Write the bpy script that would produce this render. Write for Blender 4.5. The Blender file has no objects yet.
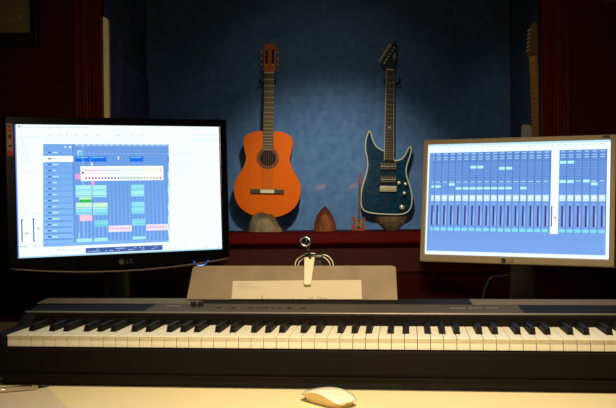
import bpy, bmesh, math, random
import numpy as np
from mathutils import Vector, Matrix
random.seed(4)
R = math.radians
S = bpy.context.scene
COL = S.collection

# ---------------------------------------------------------------- camera model (616 x 408)
F = 913.0
PITCH, ROLL = R(-0.52), R(0.55)
CAMZ = 1.094
DESK = 0.74
def at(px, py, Y):
    """world point on the plane Y = const seen at photo pixel (px, py)"""
    x2, y2 = (px - 308) / F, (py - 204) / F
    c, s = math.cos(ROLL), math.sin(ROLL)
    x = x2 * c - y2 * s; y = x2 * s + y2 * c
    u = -y; cp, sp = math.cos(PITCH), math.sin(PITCH)
    dY = cp - u * sp; dZ = sp + u * cp
    k = Y / dY
    return Vector((x * k, Y, dZ * k + CAMZ))
def on_z(px, py, z):
    """world point on the plane Z = const"""
    p = at(px, py, 1.0); d = p - Vector((0, 0, CAMZ))
    return Vector((0, 0, CAMZ)) + d * ((z - CAMZ) / d.z)
def pix(p):
    X, Y, Z = p[0], p[1], p[2] - CAMZ
    cp, sp = math.cos(PITCH), math.sin(PITCH)
    z = Y * cp + Z * sp; u = Z * cp - Y * sp
    x = X / z; y = -u / z
    c, s = math.cos(ROLL), math.sin(ROLL)
    return 308 + F * (x * c + y * s), 204 + F * (-x * s + y * c)

# ---------------------------------------------------------------- materials
def lin(c):
    return tuple((v / 255 / 12.92) if v / 255 <= .04045 else ((v / 255 + .055) / 1.055) ** 2.4 for v in c[:3]) + (1,)
def mat(name, rgb, rough=.5, metal=0, spec=.5, noise=0, scale=30, bump=0, coat=0, stretch=(1, 1, 1), trans=0, ior=1.5):
    m = bpy.data.materials.new(name); m.use_nodes = True
    nt = m.node_tree; b = nt.nodes['Principled BSDF']
    b.inputs['Base Color'].default_value = lin(rgb)
    b.inputs['Roughness'].default_value = rough
    b.inputs['Metallic'].default_value = metal
    b.inputs['Specular IOR Level'].default_value = spec
    b.inputs['Coat Weight'].default_value = coat
    b.inputs['Coat Roughness'].default_value = .08
    b.inputs['Transmission Weight'].default_value = trans
    b.inputs['IOR'].default_value = ior
    if noise or bump:
        tc = nt.nodes.new('ShaderNodeTexCoord'); mp = nt.nodes.new('ShaderNodeMapping')
        mp.inputs['Scale'].default_value = stretch
        n = nt.nodes.new('ShaderNodeTexNoise'); n.inputs['Scale'].default_value = scale; n.inputs['Detail'].default_value = 5
        nt.links.new(tc.outputs['Object'], mp.inputs[0]); nt.links.new(mp.outputs[0], n.inputs['Vector'])
        if noise:
            r = nt.nodes.new('ShaderNodeValToRGB')
            c = lin(rgb)
            r.color_ramp.elements[0].position = .3; r.color_ramp.elements[1].position = .7
            r.color_ramp.elements[0].color = tuple(v * (1 - noise) for v in c[:3]) + (1,)
            r.color_ramp.elements[1].color = tuple(min(1, v * (1 + noise)) for v in c[:3]) + (1,)
            nt.links.new(n.outputs['Fac'], r.inputs[0]); nt.links.new(r.outputs[0], b.inputs['Base Color'])
        if bump:
            bp = nt.nodes.new('ShaderNodeBump'); bp.inputs['Strength'].default_value = bump; bp.inputs['Distance'].default_value = .004
            nt.links.new(n.outputs['Fac'], bp.inputs['Height']); nt.links.new(bp.outputs[0], b.inputs['Normal'])
    return m
EM = {}
def emit(rgb, k=1.0):
    key = (tuple(rgb), k)
    if key not in EM:
        m = bpy.data.materials.new('lit_%d_%d_%d' % tuple(rgb)); m.use_nodes = True
        nt = m.node_tree; nt.nodes.clear()
        e = nt.nodes.new('ShaderNodeEmission'); o = nt.nodes.new('ShaderNodeOutputMaterial')
        e.inputs[0].default_value = lin(rgb); e.inputs[1].default_value = k
        nt.links.new(e.outputs[0], o.inputs[0]); EM[key] = m
    return EM[key]

M = dict(
    red_wall=mat('red_wall_paint', (64, 5, 9), .7, spec=.15, noise=.12, scale=6, bump=.08),
    red_trim=mat('red_gloss_trim', (84, 9, 12), .45, spec=.2, noise=.1, scale=9),
    red_sill=mat('red_gloss_sill', (108, 5, 4), .45, spec=.08, noise=.1, scale=9),
    desk=mat('pale_maple', (242, 226, 178), .45, noise=.03, scale=5, stretch=(1, 9, 1)),
    desk_leg=mat('desk_leg_metal', (60, 58, 55), .4, metal=.6),
    carpet=mat('dark_carpet', (48, 40, 38), .95, noise=.3, scale=180, bump=.3),
    ceil=mat('ceiling_paint', (120, 112, 100), .9, noise=.04, scale=20),
    wallp=mat('dark_red_room_paint', (96, 20, 22), .8, noise=.1, scale=8),
    white_key=mat('ivory_plastic', (244, 238, 214), .28, spec=.5, noise=.02, scale=40),
    black_key=mat('ebony_plastic', (17, 14, 11), .5, spec=.1),
    case=mat('piano_case_black', (18, 15, 12), .62, spec=.1, noise=.1, scale=250),
    panel=mat('piano_panel_slate', (70, 67, 58), .7, spec=.12, noise=.06, scale=300),
    slot=mat('slot_black', (24, 23, 21), .65, spec=.1),
    grille=mat('speaker_mesh', (98, 86, 64), .7, noise=.35, scale=420),
    btn=mat('button_dark', (20, 20, 20), .4),
    print_=mat('pale_print', (150, 150, 145), .6),
    rest=mat('brown_grey_board', (128, 110, 84), .6, spec=.4, noise=.14, scale=16),
    paper=mat('cream_paper', (192, 178, 150), .8, noise=.02, scale=30),
    sheet=mat('beige_paper', (214, 200, 172), .7, noise=.03, scale=8),
    ink=mat('ink', (40, 36, 32), .8), faint=mat('faint_ink', (170, 158, 135), .8),
    blk_gloss=mat('gloss_black_plastic', (6, 6, 8), .2, spec=.2),
    blk=mat('black_plastic', (7, 7, 8), .5, spec=.3),
    lip=mat('smoked_lip', (78, 62, 40), .35, spec=.5),
    silver=mat('silver_plastic', (150, 134, 104), .38, metal=.25, noise=.03, scale=60),
    logo_l=mat('dim_logo', (46, 42, 37), .5), logo_d=mat('dark_logo', (34, 30, 28), .5),
    chrome=mat('chrome', (200, 196, 188), .18, metal=1),
    brass=mat('brass', (196, 160, 92), .28, metal=1),
    clip=mat('pale_grey_clip', (214, 204, 176), .35),
    lens=mat('lens_glass', (6, 6, 8), .05, spec=.8),
    dkgrey=mat('dark_grey_plastic', (38, 36, 34), .35),
    mouse=mat('white_gloss_mouse', (240, 234, 212), .16, spec=.5, coat=.4),
    alu=mat('mouse_base_aluminium', (226, 200, 140), .35, metal=.25),
    cedar=mat('orange_cedar_top', (232, 104, 6), .5, spec=.15, noise=.07, scale=18, stretch=(14, 1, .6)),
    mahog=mat('mahogany', (92, 40, 22), .35, noise=.2, scale=18, stretch=(8, 8, .7)),
    headwood=mat('rosewood_veneer', (206, 100, 30), .45, spec=.2, noise=.2, scale=20, stretch=(10, 1, 1)),
    ebony=mat('fretboard_rosewood', (74, 58, 38), .5, noise=.2, scale=25, stretch=(10, 1, 1)),
    darkfb=mat('dark_fretboard', (46, 26, 22), .5, noise=.2, scale=25, stretch=(10, 1, 1)),
    maple=mat('maple_neck', (214, 152, 66), .35, noise=.1, scale=20, stretch=(8, 1, .6)),
    fret=mat('fret_wire', (190, 176, 130), .3, metal=.8),
    bone=mat('bone', (232, 220, 180), .4),
    rosette=mat('rosette_inlay', (120, 62, 30), .4, noise=.6, scale=150),
    hole=mat('soundhole_shadow', (20, 12, 9), .9),
    cream=mat('cream_binding', (208, 202, 172), .4),
    strat=mat('cream_body', (210, 200, 176), .3),
    nickel=mat('worn_nickel', (222, 210, 168), .3, metal=.5),
    string=mat('steel_string', (170, 165, 150), .3, metal=1),
    rock_grey=mat('grey_tan_rock', (205, 188, 158), .75, noise=.35, scale=28, bump=.5),
    rock_rose=mat('rose_brown_crystal', (190, 112, 78), .55, noise=.25, scale=24, bump=.4),
    toy_red=mat('toy_red', (190, 46, 10), .35, noise=.15, scale=80),
    toy_neck=mat('toy_neck_brown', (84, 34, 26), .45),
    toy_guard=mat('toy_guard', (196, 170, 122), .45),
    amber=mat('amber_glass', (226, 206, 176), .12, trans=.75, ior=1.45, noise=.35, scale=40),
    pebble=mat('rust_pebble', (120, 56, 30), .5, noise=.3, scale=90),
    frame=mat('picture_frame_black', (10, 8, 10), .4),
    frame_gold=mat('picture_frame_bronze', (96, 78, 50), .4, metal=.3),
    print_paper=mat('aged_print_paper', (150, 130, 86), .75, noise=.08, scale=14),
    batten=mat('raw_cream_batten', (250, 232, 180), .7, noise=.1, scale=20, stretch=(5, 5, .6)),
    hook=mat('hook_black', (16, 15, 15), .5),
    bwall=None,
)
def quilt_blue():
    m = mat('quilted_blue_maple', (10, 84, 120), .18, spec=.5, coat=.5)
    nt = m.node_tree; b = nt.nodes['Principled BSDF']
    tc = nt.nodes.new('ShaderNodeTexCoord'); mp = nt.nodes.new('ShaderNodeMapping'); mp.inputs['Scale'].default_value = (16, 1, 42)
    n = nt.nodes.new('ShaderNodeTexNoise'); n.inputs['Scale'].default_value = 1.2; n.inputs['Detail'].default_value = 3
    r = nt.nodes.new('ShaderNodeValToRGB')
    r.color_ramp.elements[0].position = .3; r.color_ramp.elements[0].color = lin((3, 28, 48))
    r.color_ramp.elements[1].position = .72; r.color_ramp.elements[1].color = lin((8, 66, 90))
    nt.links.new(tc.outputs['Object'], mp.inputs[0]); nt.links.new(mp.outputs[0], n.inputs['Vector'])
    nt.links.new(n.outputs['Fac'], r.inputs[0]); nt.links.new(r.outputs[0], b.inputs['Base Color'])
    return m
M['quilt'] = quilt_blue()
def mural():
    """mottled blue plaster with two small brushed pale patches"""
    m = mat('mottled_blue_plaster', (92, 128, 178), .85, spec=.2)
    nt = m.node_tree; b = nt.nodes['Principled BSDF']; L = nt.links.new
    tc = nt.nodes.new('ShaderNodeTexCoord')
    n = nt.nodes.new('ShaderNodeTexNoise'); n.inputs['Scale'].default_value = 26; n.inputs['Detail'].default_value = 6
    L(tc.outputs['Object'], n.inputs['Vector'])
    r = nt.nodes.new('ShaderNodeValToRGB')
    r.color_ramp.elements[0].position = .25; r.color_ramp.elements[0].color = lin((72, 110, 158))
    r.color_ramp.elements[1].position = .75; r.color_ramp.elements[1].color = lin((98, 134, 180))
    L(n.outputs['Fac'], r.inputs[0])
    prev = r.outputs[0]
    for (px, py, w, h) in ((320.5, 187, .045, .018), (353, 186, .035, .018)):
        p = at(px, py, 5.4)
        mp = nt.nodes.new('ShaderNodeMapping'); mp.vector_type = 'TEXTURE'
        mp.inputs['Location'].default_value = p; mp.inputs['Scale'].default_value = (w, 1, h); mp.inputs['Rotation'].default_value = (0, R(-14), 0)
        n2 = nt.nodes.new('ShaderNodeTexNoise'); n2.inputs['Scale'].default_value = 2.2
        add = nt.nodes.new('ShaderNodeVectorMath'); add.operation = 'MULTIPLY_ADD'
        sub = nt.nodes.new('ShaderNodeVectorMath'); sub.operation = 'SUBTRACT'; sub.inputs[1].default_value = (.5, .5, .5)
        ln = nt.nodes.new('ShaderNodeVectorMath'); ln.operation = 'LENGTH'
        L(tc.outputs['Object'], mp.inputs[0]); L(mp.outputs[0], n2.inputs['Vector'])
        L(n2.outputs['Color'], sub.inputs[0]); L(sub.outputs[0], add.inputs[0]); add.inputs[1].default_value = (1.3, 0, 1.3)
        L(mp.outputs[0], add.inputs[2]); L(add.outputs[0], ln.inputs[0])
        rr = nt.nodes.new('ShaderNodeMapRange'); rr.inputs[1].default_value = .5; rr.inputs[2].default_value = 1.1
        rr.inputs[3].default_value = .42; rr.inputs[4].default_value = 0
        L(ln.outputs['Value'], rr.inputs[0])
        mx = nt.nodes.new('ShaderNodeMix'); mx.data_type = 'RGBA'
        L(rr.outputs[0], mx.inputs[0]); L(prev, mx.inputs[6]); mx.inputs[7].default_value = lin((182, 158, 166))
        prev = mx.outputs[2]
    L(prev, b.inputs['Base Color'])
    return m
M['bwall'] = mural()
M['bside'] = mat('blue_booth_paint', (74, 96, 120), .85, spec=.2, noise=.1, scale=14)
def glass():
    m = bpy.data.materials.new('window_glass'); m.use_nodes = True
    nt = m.node_tree; nt.nodes.clear()
    t = nt.nodes.new('ShaderNodeBsdfTransparent'); t.inputs[0].default_value = (.96, .97, .97, 1)
    g = nt.nodes.new('ShaderNodeBsdfGlossy'); g.inputs['Roughness'].default_value = .02
    mx = nt.nodes.new('ShaderNodeMixShader'); mx.inputs[0].default_value = .05
    o = nt.nodes.new('ShaderNodeOutputMaterial')
    nt.links.new(t.outputs[0], mx.inputs[1]); nt.links.new(g.outputs[0], mx.inputs[2]); nt.links.new(mx.outputs[0], o.inputs[0])
    return m
M['glass'] = glass()

# ---------------------------------------------------------------- mesh helpers
class MB:
    def __init__(s): s.bm = bmesh.new(); s.mats = []
    def mi(s, m):
        if m not in s.mats: s.mats.append(m)
        return s.mats.index(m)
    def poly(s, pts, m):
        f = s.bm.faces.new([s.bm.verts.new(p) for p in pts]); f.material_index = s.mi(m); return f
    def box(s, a, b, m, mtx=None):
        x0, y0, z0 = a; x1, y1, z1 = b
        P = [(x0, y0, z0), (x1, y0, z0), (x1, y1, z0), (x0, y1, z0), (x0, y0, z1), (x1, y0, z1), (x1, y1, z1), (x0, y1, z1)]
        P = [Vector(p) for p in P]
        if mtx: P = [mtx @ p for p in P]
        V = [s.bm.verts.new(p) for p in P]; i = s.mi(m)
        for q in ((0, 3, 2, 1), (4, 5, 6, 7), (0, 1, 5, 4), (1, 2, 6, 5), (2, 3, 7, 6), (3, 0, 4, 7)):
            s.bm.faces.new([V[k] for k in q]).material_index = i
    def prism(s, pts, fn0, fn1, m, mside=None):
        """outline pts extruded between two maps; caps m, sides mside"""
        A = [s.bm.verts.new(fn0(p)) for p in pts]; B = [s.bm.verts.new(fn1(p)) for p in pts]
        i = s.mi(m); j = s.mi(mside or m); n = len(pts)
        s.bm.faces.new(A).material_index = i; s.bm.faces.new(B[::-1]).material_index = j
        for k in range(n):
            s.bm.faces.new([A[k], B[k], B[(k + 1) % n], A[(k + 1) % n]]).material_index = j
    def tube(s, path, r, m, seg=8, cap=True):
        path = [Vector(p) for p in path]; rs = r if isinstance(r, (list, tuple)) else [r] * len(path)
        i = s.mi(m); rings = []
        up = None
        for k, p in enumerate(path):
            t = (path[min(k + 1, len(path) - 1)] - path[max(k - 1, 0)]).normalized()
            if up is None: up = t.orthogonal().normalized()
            up = (up - t * up.dot(t)).normalized(); w = t.cross(up)
            rings.append([s.bm.verts.new(p + (up * math.cos(a) + w * math.sin(a)) * rs[k]) for a in [2 * math.pi * q / seg for q in range(seg)]])
        for a, b in zip(rings, rings[1:]):
            for q in range(seg):
                f = s.bm.faces.new([a[q], a[(q + 1) % seg], b[(q + 1) % seg], b[q]]); f.material_index = i; f.smooth = seg > 6
        if cap:
            s.bm.faces.new(rings[0][::-1]).material_index = i; s.bm.faces.new(rings[-1]).material_index = i
    def cyl(s, a, b, r, m, seg=20, r2=None):
        s.tube([a, b], [r, r if r2 is None else r2], m, seg)
    def lathe(s, prof, m, seg=24, mtx=None, smooth=True):
        """prof (r, z) around z"""
        i = s.mi(m); rings = []; mtx = mtx or Matrix()
        for r, z in prof:
            if r < 1e-6: rings.append([s.bm.verts.new(mtx @ Vector((0, 0, z)))])
            else: rings.append([s.bm.verts.new(mtx @ Vector((r * math.cos(2 * math.pi * q / seg), r * math.sin(2 * math.pi * q / seg), z))) for q in range(seg)])
        for a, b in zip(rings, rings[1:]):
            for q in range(seg):
                if len(a) == 1 and len(b) == 1: continue
                if len(a) == 1: V = [a[0], b[(q + 1) % seg], b[q]]
                elif len(b) == 1: V = [a[q], a[(q + 1) % seg], b[0]]
                else: V = [a[q], a[(q + 1) % seg], b[(q + 1) % seg], b[q]]
                f = s.bm.faces.new(V[::-1] if False else V); f.material_index = i; f.smooth = smooth
    def build(s, name, parent=None, bevel=0, seg=2, label=None, mtx=None):
        bmesh.ops.recalc_face_normals(s.bm, faces=s.bm.faces)
        me = bpy.data.meshes.new(name); s.bm.to_mesh(me); s.bm.free()
        for m in s.mats: me.materials.append(m)
        o = bpy.data.objects.new(name, me); COL.objects.link(o)
        if parent: o.parent = parent
        if mtx is not None: o.matrix_local = mtx
        if bevel:
            b = o.modifiers.new('bevel', 'BEVEL'); b.width = bevel; b.segments = seg; b.limit_method = 'ANGLE'; b.angle_limit = R(35)
            b.harden_normals = False
        if label: o['label'] = label
        return o
def tag(o, label, cat, group=None, kind=None):
    o['label'] = label; o['category'] = cat
    if group: o['group'] = group
    if kind: o['kind'] = kind
    return o
def thing(name, mtx, label, cat, group=None):
    o = bpy.data.objects.new(name, None); COL.objects.link(o); o.empty_display_size = .05
    o.matrix_world = mtx
    return tag(o, label, cat, group)
def struct(o): o['kind'] = 'structure'; return o
def T(v): return Matrix.Translation(Vector(v))
def Rz(a): return Matrix.Rotation(a, 4, 'Z')
def Ry(a): return Matrix.Rotation(a, 4, 'Y')
def Rx(a): return Matrix.Rotation(a, 4, 'X')
def spline(pts, n=6, closed=True):
    out = []; N = len(pts)
    for i in range(N if closed else N - 1):
        g = lambda k: Vector(pts[k % N]) if closed else Vector(pts[max(0, min(N - 1, k))])
        p0, p1, p2, p3 = g(i - 1), g(i), g(i + 1), g(i + 2)
        for k in range(n):
            t = k / n
            out.append(.5 * ((2 * p1) + (p2 - p0) * t + (2 * p0 - 5 * p1 + 4 * p2 - p3) * t * t + (3 * p1 - p0 - 3 * p2 + p3) * t ** 3))
    if not closed: out.append(Vector(pts[-1]))
    return out
def text_mesh(mb, txt, size, mtx, m, depth=.0002):
    cu = bpy.data.curves.new('t', 'FONT'); cu.body = txt; cu.size = size; cu.extrude = depth; cu.align_x = 'CENTER'; cu.align_y = 'CENTER'
    ob = bpy.data.objects.new('t', cu); COL.objects.link(ob)
    dg = bpy.context.evaluated_depsgraph_get(); dg.update()
    me = bpy.data.meshes.new_from_object(ob.evaluated_get(dg))
    i = mb.mi(m); V = [mb.bm.verts.new(mtx @ v.co) for v in me.vertices]
    for p in me.polygons:
        try: mb.bm.faces.new([V[k] for k in p.vertices]).material_index = i
        except ValueError: pass
    bpy.data.objects.remove(ob); bpy.data.curves.remove(cu); bpy.data.meshes.remove(me)

# ---------------------------------------------------------------- setting
WY = 2.8
zs = CAMZ - .106                                # sill top
XL = at(103.5, 100, WY).x; XR = at(540.5, 70, WY).x
RX0, RX1, RY0, RZ1 = -1.9, 1.9, -1.3, 2.55
OPZ1 = 2.12
b = MB(); b.box((RX0, RY0, -.05), (RX1, 5.42, 0), M['carpet']); struct(b.build('floor'))
b = MB(); b.box((RX0, RY0, RZ1), (RX1, 5.42, RZ1 + .05), M['ceil']); struct(b.build('ceiling'))
b = MB()
for a, c in (((RX0, 0), (XL, RZ1)), ((XR, 0), (RX1, RZ1)), ((XL, 0), (XR, zs - .03)), ((XL, OPZ1), (XR, RZ1))):
    b.box((a[0], WY, a[1]), (c[0], WY + .025, c[1]), M['red_wall'])
struct(b.build('wall_back'))
b = MB(); b.box((RX0 - .05, RY0, 0), (RX0, WY + .025, RZ1), M['wallp']); struct(b.build('wall_left'))
b = MB(); b.box((RX1, RY0, 0), (RX1 + .05, WY + .025, RZ1), M['wallp']); struct(b.build('wall_right'))
b = MB(); b.box((RX0, RY0 - .05, 0), (RX1, RY0, RZ1), M['wallp']); struct(b.build('wall_front'))
# the booth beyond the glass
BX0 = at(147, 100, 5.4).x; BX1 = at(510, 100, 5.4).x
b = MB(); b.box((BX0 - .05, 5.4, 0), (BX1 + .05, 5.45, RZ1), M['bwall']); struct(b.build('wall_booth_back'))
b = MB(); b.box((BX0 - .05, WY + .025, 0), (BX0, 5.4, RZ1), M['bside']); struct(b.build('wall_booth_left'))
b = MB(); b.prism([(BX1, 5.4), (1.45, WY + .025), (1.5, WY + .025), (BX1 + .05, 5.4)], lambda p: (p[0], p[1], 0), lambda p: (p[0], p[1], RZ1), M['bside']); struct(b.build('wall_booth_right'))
# window casing with flutes, sill, pane
def casing(x0, x1, z0, z1, flip):
    b = MB(); w = x1 - x0
    prof = [(0, 0), (0, .012), (.08, .018), (.18, .018), (.22, .010), (.28, .010), (.32, .02), (.52, .02), (.56, .012), (.62, .012), (.66, .024), (.9, .027), (1, .02), (1, 0)]
    pts = [((1 - t if flip else t), d) for t, d in prof]
    b.prism(pts, lambda p: (x0 + p[0] * w, WY - p[1], z0), lambda p: (x0 + p[0] * w, WY - p[1], z1), M['red_trim'])
    return b
cw = .09
struct(casing(XL - cw, XL, zs, OPZ1 + cw, False).build('trim_1', bevel=.0012))
struct(casing(XR, XR + cw, zs, OPZ1 + cw, True).build('trim_2', bevel=.0012))
b = MB(); b.box((XL, WY - .024, OPZ1), (XR, WY, OPZ1 + cw), M['red_trim']); struct(b.build('trim_3', bevel=.003))
b = MB(); b.box((XL - .13, WY - .14, zs - .034), (XR + .13, WY + .024, zs), M['red_sill']); struct(b.build('trim_4', bevel=.004))
b = MB(); b.box((XL - .1, WY - .018, zs - .13), (XR + .1, WY, zs - .034), M['red_trim']); struct(b.build('trim_5', bevel=.003))
b = MB(); b.prism([(WY + .0255, zs), (WY + .0315, zs), (WY + .0315 + 1.17 * math.tan(R(7.5)), zs + 1.17), (WY + .0255 + 1.17 * math.tan(R(7.5)), zs + 1.17)], lambda p: (XL - .02, p[0], p[1]), lambda p: (XR + .02, p[0], p[1]), M['glass']); struct(b.build('window_1'))
b = MB(); b.box((RX0, WY - .015, 0), (RX1, WY, .1), M['red_trim']); struct(b.build('baseboard_back', bevel=.003))
# low panel on the booth's left wall
b = MB(); b.box((BX0, 3.6, .0), (BX0 + .012, 5.39, CAMZ + .70), mat('blue_panel', (74, 102, 142), .8, noise=.08, scale=30)); struct(b.build('trim_6'))

# cream batten standing at the left edge of the pane
p0 = at(103.9, 17, WY + .01); p1 = at(108.8, 21, WY + .01)
b = MB(); w = p1.x - p0.x
bx = lambda x, z: x - (p0.z - z) * -.0
b.prism([(XL + .0005, zs), (p1.x, zs), (p1.x, p0.z - .018), (p1.x - .003, p0.z - .006), (p0.x, p0.z), (XL + .0005, p0.z - .002)],
        lambda p: (p[0], WY + .002, p[1]), lambda p: (p[0], WY + .022, p[1]), M['batten'])
tag(b.build('wooden_batten', bevel=.001), 'cream upright wooden batten behind the glass along the left red window casing', 'batten')

# framed pictures on the red wall
def picture(corner_px, side, W, H, fw, fm, label):
    c = at(corner_px[0], corner_px[1], WY)
    x0, x1 = (c.x - W, c.x) if side == 'L' else (c.x, c.x + W)
    z0 = c.z
    root = thing('framed_picture', T(((x0 + x1) / 2, WY, z0)), label, 'picture', None)
    b = MB(); hw = W / 2
    fb = fw * 1.9 if side == 'L' else fw
    for a, d in (((-hw, 0), (hw, fb)), ((-hw, H - fw), (hw, H)), ((-hw, fb), (-hw + fw, H - fw)), ((hw - fw, fb), (hw, H - fw))):
        b.box((a[0], -.028, a[1]), (d[0], -.001, d[1]), fm)
    b.build('frame', root, bevel=.002)
    b = MB(); b.box((-hw + fw, -.012, fb), (hw - fw, -.004, H - fw), M['print_paper'])
    if side == 'L':
        for k in range(3):
            zz = fb + .04 + k * .035
            b.box((hw - fw - .1 + k * .01, -.0125, zz), (hw - fw - .028, -.0119, zz + .002), M['faint'])
        b.box((hw - fw - .042, -.0126, fb + .044), (hw - fw - .026, -.0119, fb + .056), M['faint'])
    b.build('print', root)
picture((39.5, 47), 'L', .34, .46, .021, M['frame'], 'black framed cream print on the red wall above the left monitor')
picture((602, 4), 'R', .34, .44, .012, M['frame_gold'], 'bronze framed picture at the top right corner of the red wall')

# desk
root = thing('desk', T((0, 0, 0)), 'pale maple desk carrying the piano, both monitors and the white mouse', 'desk')
b = MB(); b.box((-1.25, 1.22, DESK - .03), (1.25, 2.62, DESK), M['desk']); b.build('desk_top', root, bevel=.003)
for sx in (-1.18, 1.13):
    for sy in (1.28, 2.5):
        b = MB(); b.box((sx, sy, 0), (sx + .05, sy + .05, DESK - .03), M['desk_leg']); b.build('leg', root, bevel=.002)

# ---------------------------------------------------------------- digital piano
KW = .0235; KYAW = R(-6.24)
KT = DESK + .095                                   # key top height
org = Vector((-.0148, 1.671, KT)) - Rz(KYAW).to_3x3() @ Vector((24 * KW, 0, 0))
KM = T((org.x, org.y, DESK)) @ Rz(KYAW)            # root on the desk; local x along keys, y to the back
HZ = .095
def kp(u, d, h): return KM @ Vector((u, d, h + HZ))
def u_for(px, d, h):
    lo, hi = -.5, 1.8
    for _ in range(50):
        mid = (lo + hi) / 2
        if pix(kp(mid, d, h))[0] < px: lo = mid
        else: hi = mid
    return lo
piano = thing('digital_piano', KM, 'black stage piano with a long row of ivory keys across the desk', 'piano')
U0, U1 = -.03, 52 * KW + .03
def hs(d): return .0245 + (d - .152) * .0878
b = MB()
ext = lambda pts, u0, u1, m: b.prism(pts, lambda p: (u0, p[0], p[1] + HZ), lambda p: (u1, p[0], p[1] + HZ), m)
ext([(-.004, -.0245), (.149, -.0245), (.149, -.072), (-.007, -.072), (-.008, -.066)], U0, U1, M['case'])
ext([(-.0125, -.0715), (-.0125, -.0775), (-.009, -.079), (.3, -.079), (.3, -.0715)], U0, U1, M['case'])
ext([(.149, -.0235), (.149, .0205), (.1525, hs(.1525)), (.298, hs(.298)), (.302, hs(.298) - .006), (.302, -.072), (.149, -.072)], U0, U1, M['case'])
for a, c in ((U0, -.0012), (52 * KW + .0012, U1)):
    ext([(-.005, -.0245), (-.005, -.008), (.0, -.002), (.11, .003), (.149, .0205), (.149, -.0245)], a, c, M['case'])
b.build('case', piano, bevel=.0018)
b = MB(); b.box((U0 + .02, .004, 0), (U1 - .02, .28, .0165), M['blk']); b.build('underside_base', piano)
# white keys; the notes start at A
names = 'ABCDEFG'
sharp_after = {'A': .0034, 'C': -.0026, 'D': .0026, 'F': -.0034, 'G': 0}
G = .0005; DB = .147; DBK = .049
for i in range(52):
    n = names[i % 7]; prev = names[(i - 1) % 7]
    x0, x1 = i * KW + G, (i + 1) * KW - G
    L_ = x0; R_ = x1
    if i > 0 and prev in sharp_after: L_ = i * KW + sharp_after[prev] + .0064
    if i < 51 and n in sharp_after: R_ = (i + 1) * KW + sharp_after[n] - .0064
    def outline(d0):
        o = [(x0, d0), (x1, d0)]
        o += [(x1, DBK), (R_, DBK), (R_, DB)] if R_ != x1 else [(x1, DB)]
        o += [(L_, DB), (L_, DBK), (x0, DBK)] if L_ != x0 else [(x0, DB)]
        return o
    b = MB()
    b.prism(outline(0), lambda p: (p[0], p[1], HZ), lambda p: (p[0], p[1], HZ - .0024), M['white_key'])
    b.prism(outline(.0031), lambda p: (p[0], p[1], HZ - .0024), lambda p: (p[0], p[1], HZ - .0222), M['white_key'])
    b.build('white_key', piano, bevel=.0006)
for i in range(51):
    n = names[i % 7]
    if n not in sharp_after: continue
    c = (i + 1) * KW + sharp_after[n]
    b = MB(); w0, w1 = .0056, .0046; h = .0118
    V = [(c - w0, .0495, -.006), (c + w0, .0495, -.006), (c + w0, DB, -.006), (c - w0, DB, -.006),
         (c - w1, .0565, h), (c + w1, .0565, h), (c + w1, DB, h), (c - w1, DB, h)]
    v = [b.bm.verts.new((p[0], p[1], p[2] + HZ)) for p in V]; k = b.mi(M['black_key'])
    for q in ((0, 3, 2, 1), (4, 5, 6, 7), (0, 1, 5, 4), (1, 2, 6, 5), (2, 3, 7, 6), (3, 0, 4, 7)): b.bm.faces.new([v[z] for z in q]).material_index = k
    b.build('black_key', piano, bevel=.0011, seg=3)
# panels on the sloping top
def slab(pts, t, m, name, bev=.0006):
    b = MB(); b.prism(pts, lambda p: (p[0], p[1], hs(p[1]) + t + HZ), lambda p: (p[0], p[1], hs(p[1]) - .002 + HZ), m)
    return b.build(name, piano, bevel=bev)
uu = lambda px, d: u_for(px, d, hs(d))
slab([(uu(143, .156), .156), (uu(524, .156), .156), (uu(517, .232), .232), (uu(157, .232), .232)], .0014, M['panel'], 'control_panel')
b = MB(); b.prism([(.1508, hs(.152) - .0012), (.1512, hs(.152) + .0004), (.1525, hs(.1525) + .0012), (.1545, hs(.1545) + .0012), (.1545, hs(.1545) - .001)], lambda p: (U0 + .002, p[0], p[1] + HZ), lambda p: (U1 - .002, p[0], p[1] + HZ), mat('edge_highlight_grey', (128, 122, 104), .35, metal=.3)); b.build('panel_edge_highlight', piano)  # highlight along the panel's front edge, painted in as a pale grey strip
slab([(uu(199, .238), .238), (uu(471, .238), .238), (uu(467, .292), .292), (uu(205, .292), .292)], .0010, M['slot'], 'music_rest_slot')
slab([(uu(37, .238), .238), (uu(197, .238), .238), (uu(203, .292), .292), (uu(48, .292), .292)], .0008, M['grille'], 'speaker_grille')
slab([(uu(473, .238), .238), (U1 - .03, .238), (U1 - .04, .292), (uu(469, .292), .292)], .0008, M['grille'], 'speaker_grille')
for px in (193.5, 200.5):
    u = uu(px, .205); b = MB(); b.box((u - .0052, .199, hs(.2) + HZ), (u + .0052, .211, hs(.2) + .0125 + HZ), M['btn'])
    b.build('slider_knob', piano, bevel=.002)
for px in (219, 234, 251, 258, 265, 273, 281, 289, 303):
    u = uu(px, .192); b = MB(); b.box((u - .005, .188, hs(.19) + HZ), (u + .005, .196, hs(.192) + .0034 + HZ), M['btn'])
    b.build('button', piano, bevel=.0008)
for a, c, d in ((450, 466, .196), (469, 483, .197), (486, 499, .197), (166, 181, .205)):     # small pale printed strokes
    b = MB(); n = int((c - a) / 1.9)
    for k in range(n):
        u = uu(a + (c - a) * k / n, d); b.box((u, d, hs(d) + .0013 + HZ), (u + .0026, d + .0045, hs(d + .0045) + .0017 + HZ), M['print_'])
    b.build('panel_print', piano)

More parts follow.
